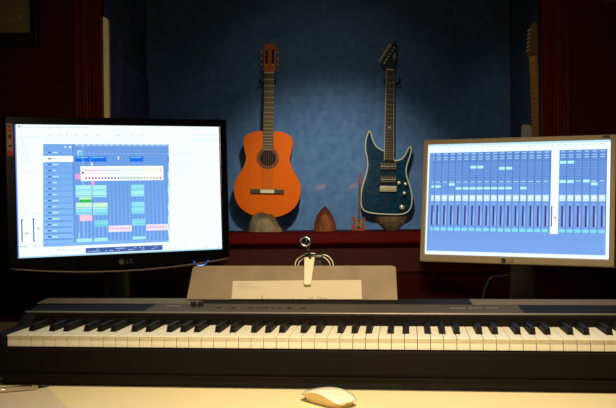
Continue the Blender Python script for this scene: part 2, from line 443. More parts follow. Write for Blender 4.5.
# music rest (stands in the slot, in the piano's frame)
d0, h0, d1, h1 = .264, hs(.264) + .0045, .326, .1062
def rest_pt(u, t, off=0):
    v = Vector((0, d1 - d0, h1 - h0)); n = Vector((0, -(h1 - h0), d1 - d0)).normalized()
    q = Vector((u, d0, h0 + HZ)) + v * t + n * off
    return q
ub0, ub1 = u_for(186.5, d0, h0), u_for(397.5, d0, h0)
ut0, ut1 = u_for(193, d1, h1), u_for(396, d1, h1)
rest = thing('music_rest', KM, 'brown grey music rest board standing at the back of the piano', 'music rest')
ol = [(ub0, 0), (ub1, 0), (ut1, .9), (ut1 - .002, .965), (ut1 - .009, 1), (ut0 + .009, 1), (ut0 + .002, .965), (ut0, .9)]
b = MB(); b.prism(ol, lambda p: rest_pt(p[0], p[1]), lambda p: rest_pt(p[0], p[1], -.004), M['rest']); b.build('rest_board', rest, bevel=.0008)
# sheet of music
pr = MB(); tp = lambda py: None
def t_for(px, py):
    lo, hi = 0, 1
    for _ in range(40):
        mid = (lo + hi) / 2; u = u_for(px, d0 + (d1 - d0) * mid, h0 + (h1 - h0) * mid)
        if pix(KM @ rest_pt(u, mid))[1] > py: lo = mid
        else: hi = mid
    return lo
def ru(px, t): return u_for(px, d0 + (d1 - d0) * t, h0 + (h1 - h0) * t)
ta, tb = t_for(233, 281.3), t_for(361, 280.2)
q = [(ru(231.5, .0), .005), (ru(362, .0), .005), (ru(361.3, tb), tb), (ru(233, ta), ta)]
pr.prism(q, lambda p: rest_pt(p[0], p[1], .0011), lambda p: rest_pt(p[0], p[1], .0003), M['paper'])
def ink(px0, py0, px1, py1, m):
    t0, t1 = t_for(px0, py1), t_for(px0, py0)
    pr.poly([rest_pt(ru(px0, t0), t0, .0013), rest_pt(ru(px1, t0), t0, .0013), rest_pt(ru(px1, t1), t1, .0013), rest_pt(ru(px0, t1), t1, .0013)], m)
for px, top in ((262, 295.6), (268, 298.2), (277, 298.6), (293, 298), (309.5, 297.6), (312, 296.6), (318.5, 296.8), (320.5, 297.6), (323, 297.8), (326, 298)):
    ink(px, top, px + .5, 299.6, M['ink'])
for k, (a, c) in enumerate(((236, 251), (236, 246), (237, 262), (238, 256))): ink(a, 284 + k * 1.7, c, 284.5 + k * 1.7, M['faint'])
sh = pr.build('sheet_music'); sh.matrix_world = KM
tag(sh, 'cream sheet of printed music leaning on the brown grey rest board', 'sheet music')

# webcam clipped over the top edge of the rest
uc = u_for(311, d1, h1)
cam_m = KM @ T(rest_pt(uc, 1)); fr = cam_m.copy()
wc = thing('webcam', cam_m, 'small dark ball webcam on a pale clip over the music rest', 'webcam')
sl = Vector((0, d1 - d0, h1 - h0)).normalized(); nn = Vector((0, -(h1 - h0), d1 - d0)).normalized()
inv = cam_m.inverted()
def wl(px, py, off): return inv @ at(px, py, (cam_m.translation.y + off))
b = MB()
P = lambda s, w, o: Vector((w, 0, 0)) + sl * s + nn * o
hw = [(-.0405, .0055), (-.0425, .003), (-.041, .0075), (-.03, .0092), (0, .0108), (.012, .0112), (.0165, .0105)]
c0 = -.0035
outl = [(c0 - .0045, -.0585), (c0 + .0045, -.0585), (c0 + .0078, -.056), (c0 + .0092, -.03), (c0 + .0112, .01), (c0 + .0118, .029), (c0 - .0118, .029), (c0 - .0112, .01), (c0 - .0092, -.03), (c0 - .0078, -.056)]
b.prism(outl, lambda p: P(p[1], p[0], .0085), lambda p: P(p[1], p[0], .0055), M['clip'])
b.prism([(c0 - .0118, .029), (c0 + .0118, .029), (c0 + .0118, .0255), (c0 - .0118, .0255)], lambda p: P(p[1], p[0], .0055), lambda p: P(p[1], p[0], -.012), M['clip'])
b.build('front_clip', wc, bevel=.0012)
b = MB(); b.tube([(c0 - .012, .012, .018), (c0 + .03, .012, .018)], .007, M['dkgrey'], 12); b.box((c0 + .008, .008, -.02), (c0 + .028, .014, .014), M['dkgrey']); b.build('rear_clip', wc, bevel=.002)
for sgn, x0, tip in ((-1, -.010, -.036), (1, .024, .048)):
    for k, (dx, dz) in enumerate(((0, 0), (-.006 * sgn, -.004))):
        b = MB()
        b.tube(spline([(x0 + dx, .010, .0225 + dz), (x0 + sgn * .010 + dx, .010, .021 + dz), (tip - sgn * .004 + dx, .010, .012 + dz), (tip + dx, .010, .001 + dz), (tip + dx * .6, .011, -.02)], 5, False), .0013, M['clip'])
        b.build('wire_loop', wc)
bc = wl(306, 241, 0)
b = MB(); b.cyl((c0 + .002, .004, .014), (bc.x + .002, bc.y + .004, bc.z - .007), .0032, M['dkgrey'], 12); b.build('neck_joint', wc)
b = MB()
rb = .0138
prof = [(rb * math.sin(a), -rb * math.cos(a)) for a in [math.pi * k / 16 for k in range(17)]]; prof[0] = (0, -rb); prof[-1] = (0, rb)
fx = T(bc) @ Rx(R(90))
b.lathe(prof, M['dkgrey'], 24, fx); ball = b.build('camera_ball', wc)
b = MB(); b.lathe([(.0072, .0105), (.0078, .0150), (.0114, .0136), (.0124, .0085), (.0072, .0105)], M['chrome'], 28, fx); b.build('lens_ring', ball)
b = MB(); b.lathe([(.0076, .0110), (.0062, .0132), (.003, .0146), (0, .0150)], M['lens'], 24, fx); b.build('lens', ball)

# ---------------------------------------------------------------- monitors
def homography(src, dst):
    A = []; B = []
    for (x, y), (u, v) in zip(src, dst):
        A.append([x, y, 1, 0, 0, 0, -u * x, -u * y]); B.append(u)
        A.append([0, 0, 0, x, y, 1, -v * x, -v * y]); B.append(v)
    h = np.linalg.solve(np.array(A, float), np.array(B, float)); H = np.append(h, 1).reshape(3, 3)
    return lambda x, y: (lambda r: (r[0] / r[2], r[1] / r[2]))(H @ np.array([x, y, 1.0]))
def monitor(name, label, c, W, yaw, tilt, roll, frame_m, mg, chin, logo_m, screen_fn, base_r):
    H = W / 1.6
    c = Vector(c); c.z += CAMZ
    root = thing(name, T((c.x, c.y, DESK)) @ Rz(yaw), label, 'monitor', None)
    PM = T((0, 0, c.z - DESK)) @ Rx(tilt) @ Ry(roll)
    l, r, t = mg; hx, hz = W / 2, H / 2
    # bezel ring, front at y=-.004
    inn = []; out = []
    n = 28
    for k in range(n + 1):
        f = k / n; xi = -hx + f * W; xo = -hx - l + f * (W + l + r)
        inn.append((xi, -hz)); out.append((xo, -hz - chin(2 * f - 1)))
    inn += [(hx, hz), (-hx, hz)]; out += [(hx + r, hz + t), (-hx - l, hz + t)]
    N = len(inn); b = MB(); i = b.mi(frame_m); j = b.mi(M['blk'])
    lay = [(inn, .002), (inn, -.004), (out, -.004), (out, .034)]
    V = [[b.bm.verts.new((p[0], y, p[1])) for p in L] for L, y in lay]
    # back shell narrows to the rear
    V.append([b.bm.verts.new((p[0] * .8, .05, p[1] * .8)) for p in out])
    for q, (a, d) in enumerate(zip(V, V[1:])):
        for k in range(N): b.bm.faces.new([a[k], a[(k + 1) % N], d[(k + 1) % N], d[k]]).material_index = i if q < 3 else j
    b.bm.faces.new(V[4]).material_index = j
    fr = b.build('bezel', root, bevel=.0022, seg=3, mtx=PM)
    b = MB(); screen_fn(b, W, H); sc = b.build('screen', root, mtx=PM)
    b = MB(); b.tube([(0, .045, -.02), (0, .075, -.08), (0, .085, -(c.z - DESK) + .012)], [.028, .03, .034], M['blk'], 14); b.build('stand_neck', root, mtx=T((0, 0, c.z - DESK)))
    b = MB(); b.lathe([(0, 0), (base_r, 0), (base_r, .006), (base_r * .93, .011), (.05, .02), (0, .022)], M['blk_gloss'], 40, T((0, .085, 0)) @ Matrix.Diagonal((1, .72, 1, 1))); b.build('stand_base', root)
    return root, PM, fr
def quad(b, P, x0, y0, x1, y1, lay, m):
    """P maps (u 0..1, v 0..1 down) to plane; lay = stacking step"""
    y = -lay * .00012
    b.poly([P(x0, y0, y), P(x0, y1, y), P(x1, y1, y), P(x1, y0, y)], m)
LPX = [(14.3, 124.2), (218.8, 127.5), (222, 248.6), (18.2, 258.4)]
RPX = [(428.3, 145.3), (611, 139.4), (609, 259.7), (424.8, 253.4)]
UNIT = [(0, 0), (1, 0), (1, 1), (0, 1)]
WHT = (236, 252, 255)
def left_screen(b, W, H):
    hom = homography(LPX, UNIT)
    P = lambda u, v, y: (-W / 2 + u * W, y, H / 2 - v * H)
    def q(x0, y0, x1, y1, lay, col, k=1.0):
        u0, v0 = hom(x0, y0); u1, v1 = hom(x1, y1)
        u0, u1 = max(0, u0), min(1, u1)
        if abs(u1 - u0) < .0022: u1 = u0 + .0022
        if abs(v1 - v0) < .003: v1 = v0 + .003
        quad(b, P, u0, v0, u1, v1, lay, emit(col, k))
    quad(b, P, 0, 0, 1, 1, 0, emit(WHT, 1.15))
    quad(b, P, 0, 0, .006, 1, 1, emit((120, 150, 255), 1)); quad(b, P, 0, .99, 1, 1, 1, emit((180, 225, 255), 1))
    g1, g2 = (210, 226, 236), (190, 206, 224)
    rng = random.Random(7)
    def line_text(x, xe, y, col=g1, h=.9, slope=0):
        x_ = x
        while x_ < xe:
            w = rng.uniform(1.2, 3.6); q(x_, y + slope * (x_ - x), min(xe, x_ + w), y + h + slope * (x_ - x), 1, col); x_ += w + rng.uniform(.6, 1.1)
    # menu bar
    u, v = hom(19, 126.2); q(18.3, 125.4, 19.8, 127.2, 1, (70, 80, 110))
    line_text(23, 92, 126.6, g2, .8, .01); line_text(190, 214, 128.6, g1, .7)
    line_text(108, 134, 130.5, g1, .6)
    for x in (50, 58.5, 66, 76, 86, 97, 118, 132, 141.5, 196, 205, 213): q(x, 134, x + 1.8, 136.2, 1, g1)
    line_text(17, 40, 136.4, g2, .7); line_text(44, 100, 137, g1, .7, .01); line_text(116, 144, 138, g1, .6); line_text(192, 216, 140, (180, 225, 228), .6)
    line_text(18, 30, 139.6, g1, .6); line_text(44, 165, 141.6, (214, 226, 238), .5, .01)
    for k in range(9): line_text(22 if k % 3 else 20, 30 + rng.uniform(-3, 3), 142.5 + k * 2.6, (206, 222, 234), .6)
    line_text(18, 38, 172, (206, 222, 234), .6)
    for k in range(10): line_text(174, 174 + rng.uniform(9, 18), 150 + k * 2.8, (214, 226, 236), .5)
    # inspector fader strips
    for x, y in ((21, 219.5), (32.8, 218.6)): q(x, y, x + 2.1, 242, 1, (116, 126, 190)); q(x, y, x + 2.1, y + 1.2, 2, (60, 60, 110))
    line_text(25.5, 29.5, 233, (90, 100, 150), .9); line_text(37.5, 41, 228, (90, 100, 150), .9)
    line_text(20.5, 28.5, 246.2, (120, 200, 160), .9); line_text(34, 40, 245.4, (150, 210, 185), .8)
    line_text(20, 29, 214, g1, .6); line_text(32, 41, 213.5, g1, .6)
    # arrange area
    for k in range(10):
        f = k / 9; ya = 144 + k * 9.76
        q(43.2, ya, 169.4, ya + 9.8, 1, [int(a + (c - a) * f) for a, c in zip((110, 158, 226), (134, 186, 250))])
        q(43.2, ya, 73.6, ya + 9.9, 2, [int(a + (c - a) * f) for a, c in zip((118, 172, 240), (140, 196, 252))])
    q(73.6, 144.2, 75, 242, 3, (100, 148, 222))
    q(75, 144.4, 169, 147, 2, (132, 174, 236))
    for k in range(16): q(76 + k * 5.8, 144.6, 78.6 + k * 5.8, 145.8, 3, (196, 222, 250))
    for k in range(24): q(77 + k * 3.9, 147, 77.25 + k * 3.9, 240, 2, (112, 162, 234))
    line_text(44.5, 54.5, 147.2, (220, 244, 255), .8); q(64.5, 146.2, 66.5, 148.2, 3, (210, 240, 255)); q(69.3, 146.2, 71.8, 148.2, 3, (226, 248, 255))
    for k in range(15):
        y = 152 + k * 6.02
        if k == 1: continue
        q(44, y + 2.9, 73, y + 3.2, 3, (106, 158, 230))
        q(45.2, y, 47, y + 1.1, 3, (160, 215, 255)); q(48.2, y, 51.8, y + 1.2, 3, (60, 105, 180))
        q(52.6, y, 56 + rng.uniform(0, 4), y + 1.1, 3, (200, 246, 255)); q(63, y, 64.2, y + .9, 3, (150, 200, 250)); q(70, y, 72, y + .9, 3, (140, 190, 246))
    q(43.4, 156, 73.6, 162, 4, (246, 254, 255), 1.15); q(48, 158.2, 51.8, 159.5, 5, (70, 95, 130)); q(52.5, 158.4, 57, 159.3, 5, (190, 200, 214)); q(58.5, 158.4, 62, 159.2, 5, (206, 214, 224))
    # clips
    mint, cyan, pink = (176, 246, 246), (150, 232, 250), (255, 186, 224)
    q(77.8, 150.2, 82, 155.6, 4, (168, 232, 250)); q(79.2, 152, 81.4, 155.6, 5, (110, 190, 235)); line_text(84, 92, 149.4, (160, 205, 246), .6)
    for x0, x1 in ((75.2, 90.6), (91.4, 106.8), (130.2, 143.8)):
        q(x0, 156.6, x1, 161.8, 4, (28, 112, 240)); q(x0 + .8, 157.2, x1 - 2, 158.2, 5, (120, 200, 255))
    q(168.2, 156.5, 169.4, 161.5, 4, (40, 80, 190))
    q(91.4, 162.4, 93.2, 166.6, 4, (220, 240, 255))
    q(75.6, 174, 81, 179.4, 4, (246, 160, 222)); q(91.6, 180, 95, 185, 4, (255, 160, 226))
    q(80.8, 166.4, 164, 180.2, 6, (246, 252, 255), 1.15); q(82.3, 172, 84.4, 173.8, 7, (36, 30, 60))
    import colorsys
    for k in range(24):
        x = 85.6 + k * 3.24; hue = (0.98 - k / 24 * .97) % 1
        c = [int(255 * v) for v in colorsys.hsv_to_rgb(hue, .62, .78)]; q(x, 177.2, x + 1.9, 179, 7, c)
        c = [int(255 * v) for v in colorsys.hsv_to_rgb(hue, .28 if k > 3 else .4, 1)]; q(x, 169.6, x + 2.1, 171.4, 7, c)
        c = [int(255 * v) for v in colorsys.hsv_to_rgb(hue, .1, 1)]; q(x, 172.8, x + 2.1, 174.6, 7, c)
    def clip(x0, y0, x1, y1, top, bot):
        m = (y0 + y1) / 2
        q(x0, y0, x1, m - .25, 4, top); q(x0, m + .25, x1, y1, 4, bot)
        q(x0 + .5, m - 1.6, x1 - .5, m - 1.2, 5, (110, 205, 215)); q(x0 + .5, y1 - 1.5, x1 - .5, y1 - 1.1, 5, (110, 205, 215))
    clip(76, 185.4, 92.2, 197, mint, mint); clip(92.9, 185.4, 107.2, 197, mint, mint); clip(131.6, 184.9, 144.6, 196.2, cyan, mint)
    q(79.6, 197.6, 92.1, 200, 4, (206, 255, 206)); q(79.6, 199.6, 92.1, 202.4, 5, (74, 206, 96))
    for k in range(4): q(81 + k * 2.6, 200.4, 82.6 + k * 2.6, 201.8, 6, (40, 170, 70))
    clip(76.4, 203, 92.4, 214.6, (214, 255, 222), cyan); clip(93.3, 203, 108.2, 214.6, (214, 255, 222), cyan); clip(132, 202, 145, 213.4, cyan, cyan)
    q(80.2, 215.2, 92.8, 220.8, 4, (255, 204, 226)); line_text(81, 92, 217.5, (240, 170, 206), .8)
    clip(94.8, 220.6, 108.8, 226.2, cyan, (120, 220, 240)); clip(132.8, 219.2, 145.8, 225, cyan, cyan)
    for x0, x1, y in ((109, 132.4, 225.8), (146.8, 168.6, 224.4)):
        q(x0, y, x1, y + 5.4, 4, (246, 236, 250))
        for k in range(8): q(x0 + 1.2 + k * (x1 - x0 - 2) / 8, y + 1.4, x0 + 2.6 + k * (x1 - x0 - 2) / 8, y + 3.6, 5, (226, 176, 206))
    q(78.8, 233, 80.4, 238, 4, (160, 226, 246))
    q(77.2, 238.8, 92.6, 241.6, 4, mint); q(94.6, 238, 108.6, 240.8, 4, mint); q(133, 236.6, 146, 238.8, 4, mint)
    # playhead and pointer
    u0, v0 = hom(82.9, 144.6); u1, v1 = hom(84.6, 239.5)
    b.poly([P(u0, v0, -.0006), P(u0 + .0022, v0, -.0006), P(u1 + .0022, v1, -.0006), P(u1, v1, -.0006)], emit((176, 230, 255)))
    q(118.3, 156.6, 119.8, 160, 6, (220, 244, 255))
    for y in (172, 187, 204, 216, 228): q(168.3, y, 170.6, y + 7, 3, (206, 250, 255))
    # transport bar
    u0, v0 = hom(86.2, 248); u1, _ = hom(163, 246); _, v1 = hom(86.2, 253.2)
    quad(b, P, u0, v0, u1, v1, 3, emit((74, 104, 176)))
    for k in range(30):
        f = rng.uniform(.02, .97); r_ = rng.choice((.25, .6)); u = u0 + (u1 - u0) * f; v = v0 + (v1 - v0) * r_
        quad(b, P, u, v, u + rng.uniform(.004, .014), v + (v1 - v0) * .16, 4, emit((170, 200, 240)))
    for x in (58, 63, 68, 73, 78, 165, 170, 175, 180, 185, 205, 218): q(x, 250.6 - x * .02, x + 1.4, 251.9 - x * .02, 2, g2)
    line_text(46, 62, 246.4, (214, 226, 232), .5)
def right_screen(b, W, H):
    hom = homography(RPX, UNIT)
    P = lambda u, v, y: (-W / 2 + u * W, y, H / 2 - v * H)
    V = lambda px, py: hom(px, py)
    vv = lambda py: hom(500, py)[1]
    quad(b, P, 0, 0, 1, 1, 0, emit(WHT, 1.1))
    uL, uS0, uS1, uR = .0095, hom(549.8, 190)[0], hom(558.4, 190)[0], hom(606.6, 190)[0]
    v0, v1 = .078, .968
    for k in range(8):
        f = k / 7; quad(b, P, uL, v0 + (v1 - v0) * k / 8, uR, v0 + (v1 - v0) * (k + 1) / 8, 1, emit([int(a + (c - a) * f) for a, c in zip((104, 150, 222), (128, 172, 244))]))
    quad(b, P, uL, v0, uL + .012, v1, 2, emit((120, 160, 225)))
    quad(b, P, .0, .0, 1, .018, 1, emit((196, 236, 250)))
    rng = random.Random(3)
    for k in range(30): quad(b, P, .02 + k * .032, .028 + .0 * k, .03 + k * .032 + rng.uniform(0, .012), .036, 1, emit((206, 226, 238)))
    # rows measured on the photo near x=500
    rows = dict(top=vv(150.8), slots0=vv(163), send=vv(182.6), knob0=vv(195), knob1=vv(201.2), f0=vv(205.6), f1=vv(225.8), lab0=vv(228.2), lab1=vv(232))
    xs = []
    c0 = hom(434.9, 190)[0]; pitch = (uS0 - c0) / 16
    for k in range(-1, 16): xs.append(c0 + k * pitch)
    p2 = (uR - uS1) / 6
    for k in range(6): xs.append(uS1 + .002 + k * p2)
    hi = {}
    for k in (6, 7): hi[k] = [vv(165.6)]
    for k in (10, 11): hi[k] = [vv(167.2)]
    for k in (17, 18): hi[k] = [vv(162.2), vv(180.8)]
    hi[20] = [vv(180.4)]; hi[21] = [vv(183.2)]
    low = {0: vv(185), 1: vv(185), 3: vv(183), 4: vv(187), 5: vv(187), 6: vv(187), 7: vv(187), 8: vv(187), 9: vv(187), 10: vv(187), 11: vv(187), 13: vv(187)}
    for k, x in enumerate(xs):
        w = (pitch if k < 17 else p2) * .84
        xa = max(x, uL); xe = min(x + w, uR)
        if k == 0: xa = c0 - pitch * .55
        quad(b, P, xe, v0, xe + .003, rows['lab1'], 2, emit((76, 112, 184)))
        def bar(y, h, col, lay=3, a=0., e=1.): quad(b, P, xa + (xe - xa) * a, y, xa + (xe - xa) * e, y + h, lay, emit(col))
        quad(b, P, xa, v0 + .006, xe, rows['send'], 2, emit((98, 143, 216)))
        for r_ in (0.006, .034, .055): bar(v0 + r_ + .004, .009, (170, 214, 250), 3, .15, .85)
        y = rows['slots0']
        while y < rows['knob0'] - .01:
            bar(y, .006, (122, 168, 236), 3); y += .0165
        bar(rows['send'] - .012, .009, (176, 234, 252), 4, .1, .8)
        if k in low: bar(low[k], .022, (186, 252, 255), 5)
        for h in hi.get(k, []): bar(h, .024, (186, 252, 255), 5)
        bar(rows['knob0'], rows['knob1'] - rows['knob0'], (206, 240, 255), 4, .02, .98); bar(rows['knob0'] + .012, .022, (236, 250, 255), 5, .2, .8)
        quad(b, P, xa, rows['f0'] - .012, xe, rows['f1'] + .008, 2, emit((124, 166, 236)))
        mid = xa + (xe - xa) * .5
        quad(b, P, mid - .0045, rows['f0'], mid + .0045, rows['f1'], 4, emit((72, 62, 128)))
        quad(b, P, mid + .009, rows['f0'] + .06, mid + .0125, rows['f1'] - .006, 4, emit((180, 214, 250)))
        quad(b, P, mid - .013, rows['f0'], mid - .011, rows['f1'], 4, emit((130, 176, 240)))
        bar(rows['f0'] - .02, .006, (150, 196, 248), 3, .1, .9)
        bar(rows['lab0'], rows['lab1'] - rows['lab0'] - .006, (140, 226, 250), 4, 0, 1)
    vt, vb = hom(553, 148)[1], hom(553, 234)[1]
    quad(b, P, uS0 + .002, v0 - .004, uS1 - .001, vb, 6, emit((240, 253, 255), 1.1))
    quad(b, P, uS0 + .006, rows['f0'], uS0 + .0125, rows['f1'], 7, emit((120, 84, 140))); quad(b, P, uS0 + .024, vv(216), uS0 + .032, vv(218), 7, emit((120, 140, 190)))
    for k in range(60): quad(b, P, uL + .014 + k * .0158, rows['lab1'] + .004, uL + .0152 + k * .0158, v1 - .004, 2, emit((118, 162, 238)))

lm, LPM, lfr = monitor('computer_monitor', 'black gloss monitor on the left, showing a white arranging window with coloured clips', (-.4284, 2.1157, .0184), .474, R(24.17), R(-1.44), R(-.58),
    M['blk_gloss'], (.022, .019, .0178), lambda f: .022 + .0175 * (1 - f * f), M['logo_l'], left_screen, .15)
W_, H_ = .474, .474 / 1.6
# curved lip under the chin, power arc, logo, sticker
b = MB(); n = 28; path = []
for k in range(n + 1):
    f = k / n; path.append((-W_ / 2 - .018 + f * (W_ + .033), -.006, -H_ / 2 - (.022 + .0175 * (1 - (2 * f - 1) ** 2)) - .0005))
b.tube(path, .0022, M['lip'], 8); b.build('chin_lip', lm, mtx=LPM)
hL = homography(LPX, UNIT)
def lpos(px, py, y=-.005):
    u, v = hL(px, py); return Vector((-W_ / 2 + u * W_, y, H_ / 2 - v * H_))
arc = [lpos(200.7 - 6.9 * math.cos(a), 259.7 - .55 * math.cos(a) * -1 + 5.0 * math.sin(a)) for a in [math.pi * k / 14 for k in range(15)]]
b = MB(); b.tube(arc, .0011, emit((50, 100, 255), 1.2), 8)
b.tube([p + Vector((0, -.0008, 0)) for p in arc[5:10]], .0009, emit((150, 195, 255), 1.5), 8)
b.build('power_light', lm, mtx=LPM, label='glowing blue power arc')
def logo(root, PM, pos, size, m):
    b = MB(); mt = T(pos) @ Rx(R(90))
    b.lathe([(0, .0006), (size * .52, .0006), (size * .52, 0)], m, 24, mt @ T((-size * .95, 0, 0)), False)
    b.lathe([(size * .36, .0009), (size * .42, .0009)], M['blk'], 24, mt @ T((-size * .95, 0, 0)), False)
    text_mesh(b, 'LG', size * 1.05, mt @ T((size * .5, 0, .0003)), m)
    b.build('maker_logo', root, mtx=PM)
logo(lm, LPM, lpos(127, 261.2, -.0045), .013, M['logo_l'])
# sticker on the left edge of the bezel
b = MB(); s0 = lpos(5.6, 123.4, -.0046); s1 = lpos(13.2, 156, -.0046)
mk = [mat('sticker_' + n, c, .6) for n, c in (('beige', (170, 138, 108)), ('red', (196, 40, 44)), ('ink', (38, 30, 30)))]
sx0, sx1, sz0, sz1 = s0.x, s1.x, s1.z, s0.z; hgt = sz1 - sz0; wd = sx1 - sx0
b.box((sx0, -.0048, sz0 + .16 * hgt), (sx1, -.0041, sz1), mk[0]); b.box((sx0, -.0048, sz0), (sx1, -.0041, sz0 + .16 * hgt), mk[1])
for fx0, fx1, fz0, fz1, m in ((.15, .85, .76, .83, mk[1]), (.3, .72, .54, .66, mk[2]), (.2, .5, .6, .63, mk[1]), (.1, .9, .5, .52, mk[1]), (.25, .8, .27, .33, mk[2]), (.2, .8, .88, .92, mk[2])):
    b.box((sx0 + fx0 * wd, -.0051, sz0 + fz0 * hgt), (sx0 + fx1 * wd, -.0047, sz0 + fz1 * hgt), m)
b.build('sticker', lm, mtx=LPM, label='beige and red printed sticker')

rm, RPM, rfr = monitor('computer_monitor', 'silver framed monitor on the right, showing a blue mixing console window', (.4857, 2.1508, -.0128), .433, R(-26.61), R(-6.02), R(.42),
    M['silver'], (.0115, .0125, .0115), lambda f: .0175, M['logo_d'], right_screen, .13)
Wr, Hr = .433, .433 / 1.6; hR = homography(RPX, UNIT)
def rpos(px, py, y=-.005):
    u, v = hR(px, py); return Vector((-Wr / 2 + u * Wr, y, Hr / 2 - v * Hr))
logo(rm, RPM, rpos(508, 260.6, -.0045), .0115, M['logo_d'])
b = MB(); p = rpos(606, 265.6); b.box((p.x - .002, -.005, p.z - .004), (p.x - .0008, -.0035, p.z + .004), emit((140, 150, 30), .5)); b.box((p.x + .001, -.005, p.z - .004), (p.x + .0022, -.0035, p.z + .004), emit((140, 150, 30), .5))
b.build('power_light', rm, mtx=RPM, label='dim yellow green power light')
b = MB(); p = rpos(606.5, 136.8); b.box((p.x - .008, -.0046, p.z - .0028), (p.x + .008, -.0036, p.z + .0028), M['logo_d']); b.build('model_badge', rm, mtx=RPM)
# cable glint below it
b = MB(); q0 = at(488, 281, 2.3); q1 = at(503, 276, 2.3)
b.tube(spline([(q0.x - .06, 2.31, DESK + .004), (q0.x - .03, 2.305, DESK + .03), q0, q1, (q1.x + .03, 2.3, q1.z - .004), (q1.x + .09, 2.32, DESK + .05), (q1.x + .13, 2.34, DESK + .004)], 6, False), .003, M['dkgrey'], 8)
tag(b.build('cable'), 'thin dark grey cable looping below the silver monitor', 'cable')

# ---------------------------------------------------------------- mouse, paper and pen on the desk
far_l = on_z(295.0, 399.8, DESK)
ax = Vector((.62, -.78, 0)).normalized(); sd = Vector((.78, .62, 0)).normalized()
mc = far_l + ax * .0565 + sd * .0285
mm = Matrix((( sd.x, ax.x, 0, mc.x), (sd.y, ax.y, 0, mc.y), (0, 0, 1, DESK), (0, 0, 0, 1)))
if mm.to_3x3().determinant() < 0:
    mm = Matrix((( -sd.x, ax.x, 0, mc.x), (-sd.y, ax.y, 0, mc.y), (0, 0, 1, DESK), (0, 0, 0, 1)))
mouse = thing('computer_mouse', mm, 'white arched wireless mouse lying on the pale desk', 'mouse')
def mouse_grid(name, zfn, m, scale):
    b = MB(); i = b.mi(m); nu, nv = 16, 28; g = []
    for a in range(nv + 1):
        row = []; t = -1 + 2 * a / nv
        wv = .0285 * scale * (1 - abs(t) ** 5 * .35) * (1 if abs(t) < 1 else .7)
        for c in range(nu + 1):
            s_ = -1 + 2 * c / nu
            row.append(b.bm.verts.new((s_ * wv, t * .0565 * scale * (1 - .06 * s_ * s_), zfn(s_, t))))
        g.append(row)
    low = [[b.bm.verts.new((v.co.x, v.co.y, zfn(0, 0, True))) if False else v for v in row] for row in g]
    for a in range(nv):
        for c in range(nu):
            f = b.bm.faces.new([g[a][c], g[a][c + 1], g[a + 1][c + 1], g[a + 1][c]]); f.material_index = i; f.smooth = True
    return b, g
edge = lambda t: .0062 + .0115 * (1 - t * t)           # underside edge of the shell
b, g = mouse_grid('shell', lambda s_, t: 0.0075 + .0135 * (1 - t * t) + .0038 * (1 - abs(s_) ** 2.6), M['mouse'], 1)
o = b.build('top_shell', mouse); so = o.modifiers.new('solid', 'SOLIDIFY'); so.thickness = .0016; so.offset = -1
b = MB(); ring = []
n = 40
i = b.mi(M['alu']); lo = []; hi_ = []
for k in range(n):
    a = 2 * math.pi * k / n; cx = abs(math.cos(a)) ** .55 * math.copysign(1, math.cos(a)); cy = abs(math.sin(a)) ** .55 * math.copysign(1, math.sin(a))
    t = cy * .97
    hi_.append(b.bm.verts.new((cx * .0272 * (1 - abs(t) ** 5 * .35), t * .0565, .0073 + .0135 * (1 - t * t) + .0004)))
    lo.append(b.bm.verts.new((cx * .0225, t * .046, .0008)))
for k in range(n):
    b.bm.faces.new([lo[k], lo[(k + 1) % n], hi_[(k + 1) % n], hi_[k]]).material_index = i
b.bm.faces.new(lo[::-1]).material_index = i; b.build('base', mouse)

c1, c2 = on_z(51, 391, DESK), on_z(67, 408, DESK)
dd = (c2 - c1).normalized()
b = MB(); e1 = c1 + dd * -.01; e2 = c2 + dd * .18
b.prism([(e1.x - .25, e1.y), (e1.x, e1.y), (c1.x + (c2.x - c1.x) * .5 + .001, (c1.y + c2.y) / 2), (e2.x, e2.y), (e2.x - .25, e2.y - .02)], lambda p: (p[0], p[1], DESK + .0009), lambda p: (p[0], p[1], DESK + .0001), M['sheet'])
tag(b.build('paper_sheet'), 'beige sheet of paper flat on the desk under the silver pen', 'paper')
pa = on_z(-24, 392, DESK + .006); pb = on_z(38, 387.4, DESK + .0055)
dv = (pb - pa).normalized()
pen = thing('pen', T(((pa.x + pb.x) / 2, (pa.y + pb.y) / 2, DESK + .0009)), 'silver metal pen with a dark tip lying before the piano', 'pen')
iv = pen.matrix_world.inverted(); pa = iv @ pa; pb = iv @ pb; pa.z = pb.z = .0052
b = MB(); b.tube([pa, pa + dv * .1, pb - dv * .012, pb], [.0048, .005, .0046, .003], mat('pen_silver', (222, 206, 172), .22, metal=.45), 16); b.build('barrel', pen)
b = MB(); b.tube([pb, pb + dv * .012, pb + dv * .02], [.003, .002, .0008], M['btn'], 12); b.build('tip', pen, label='dark pen tip')

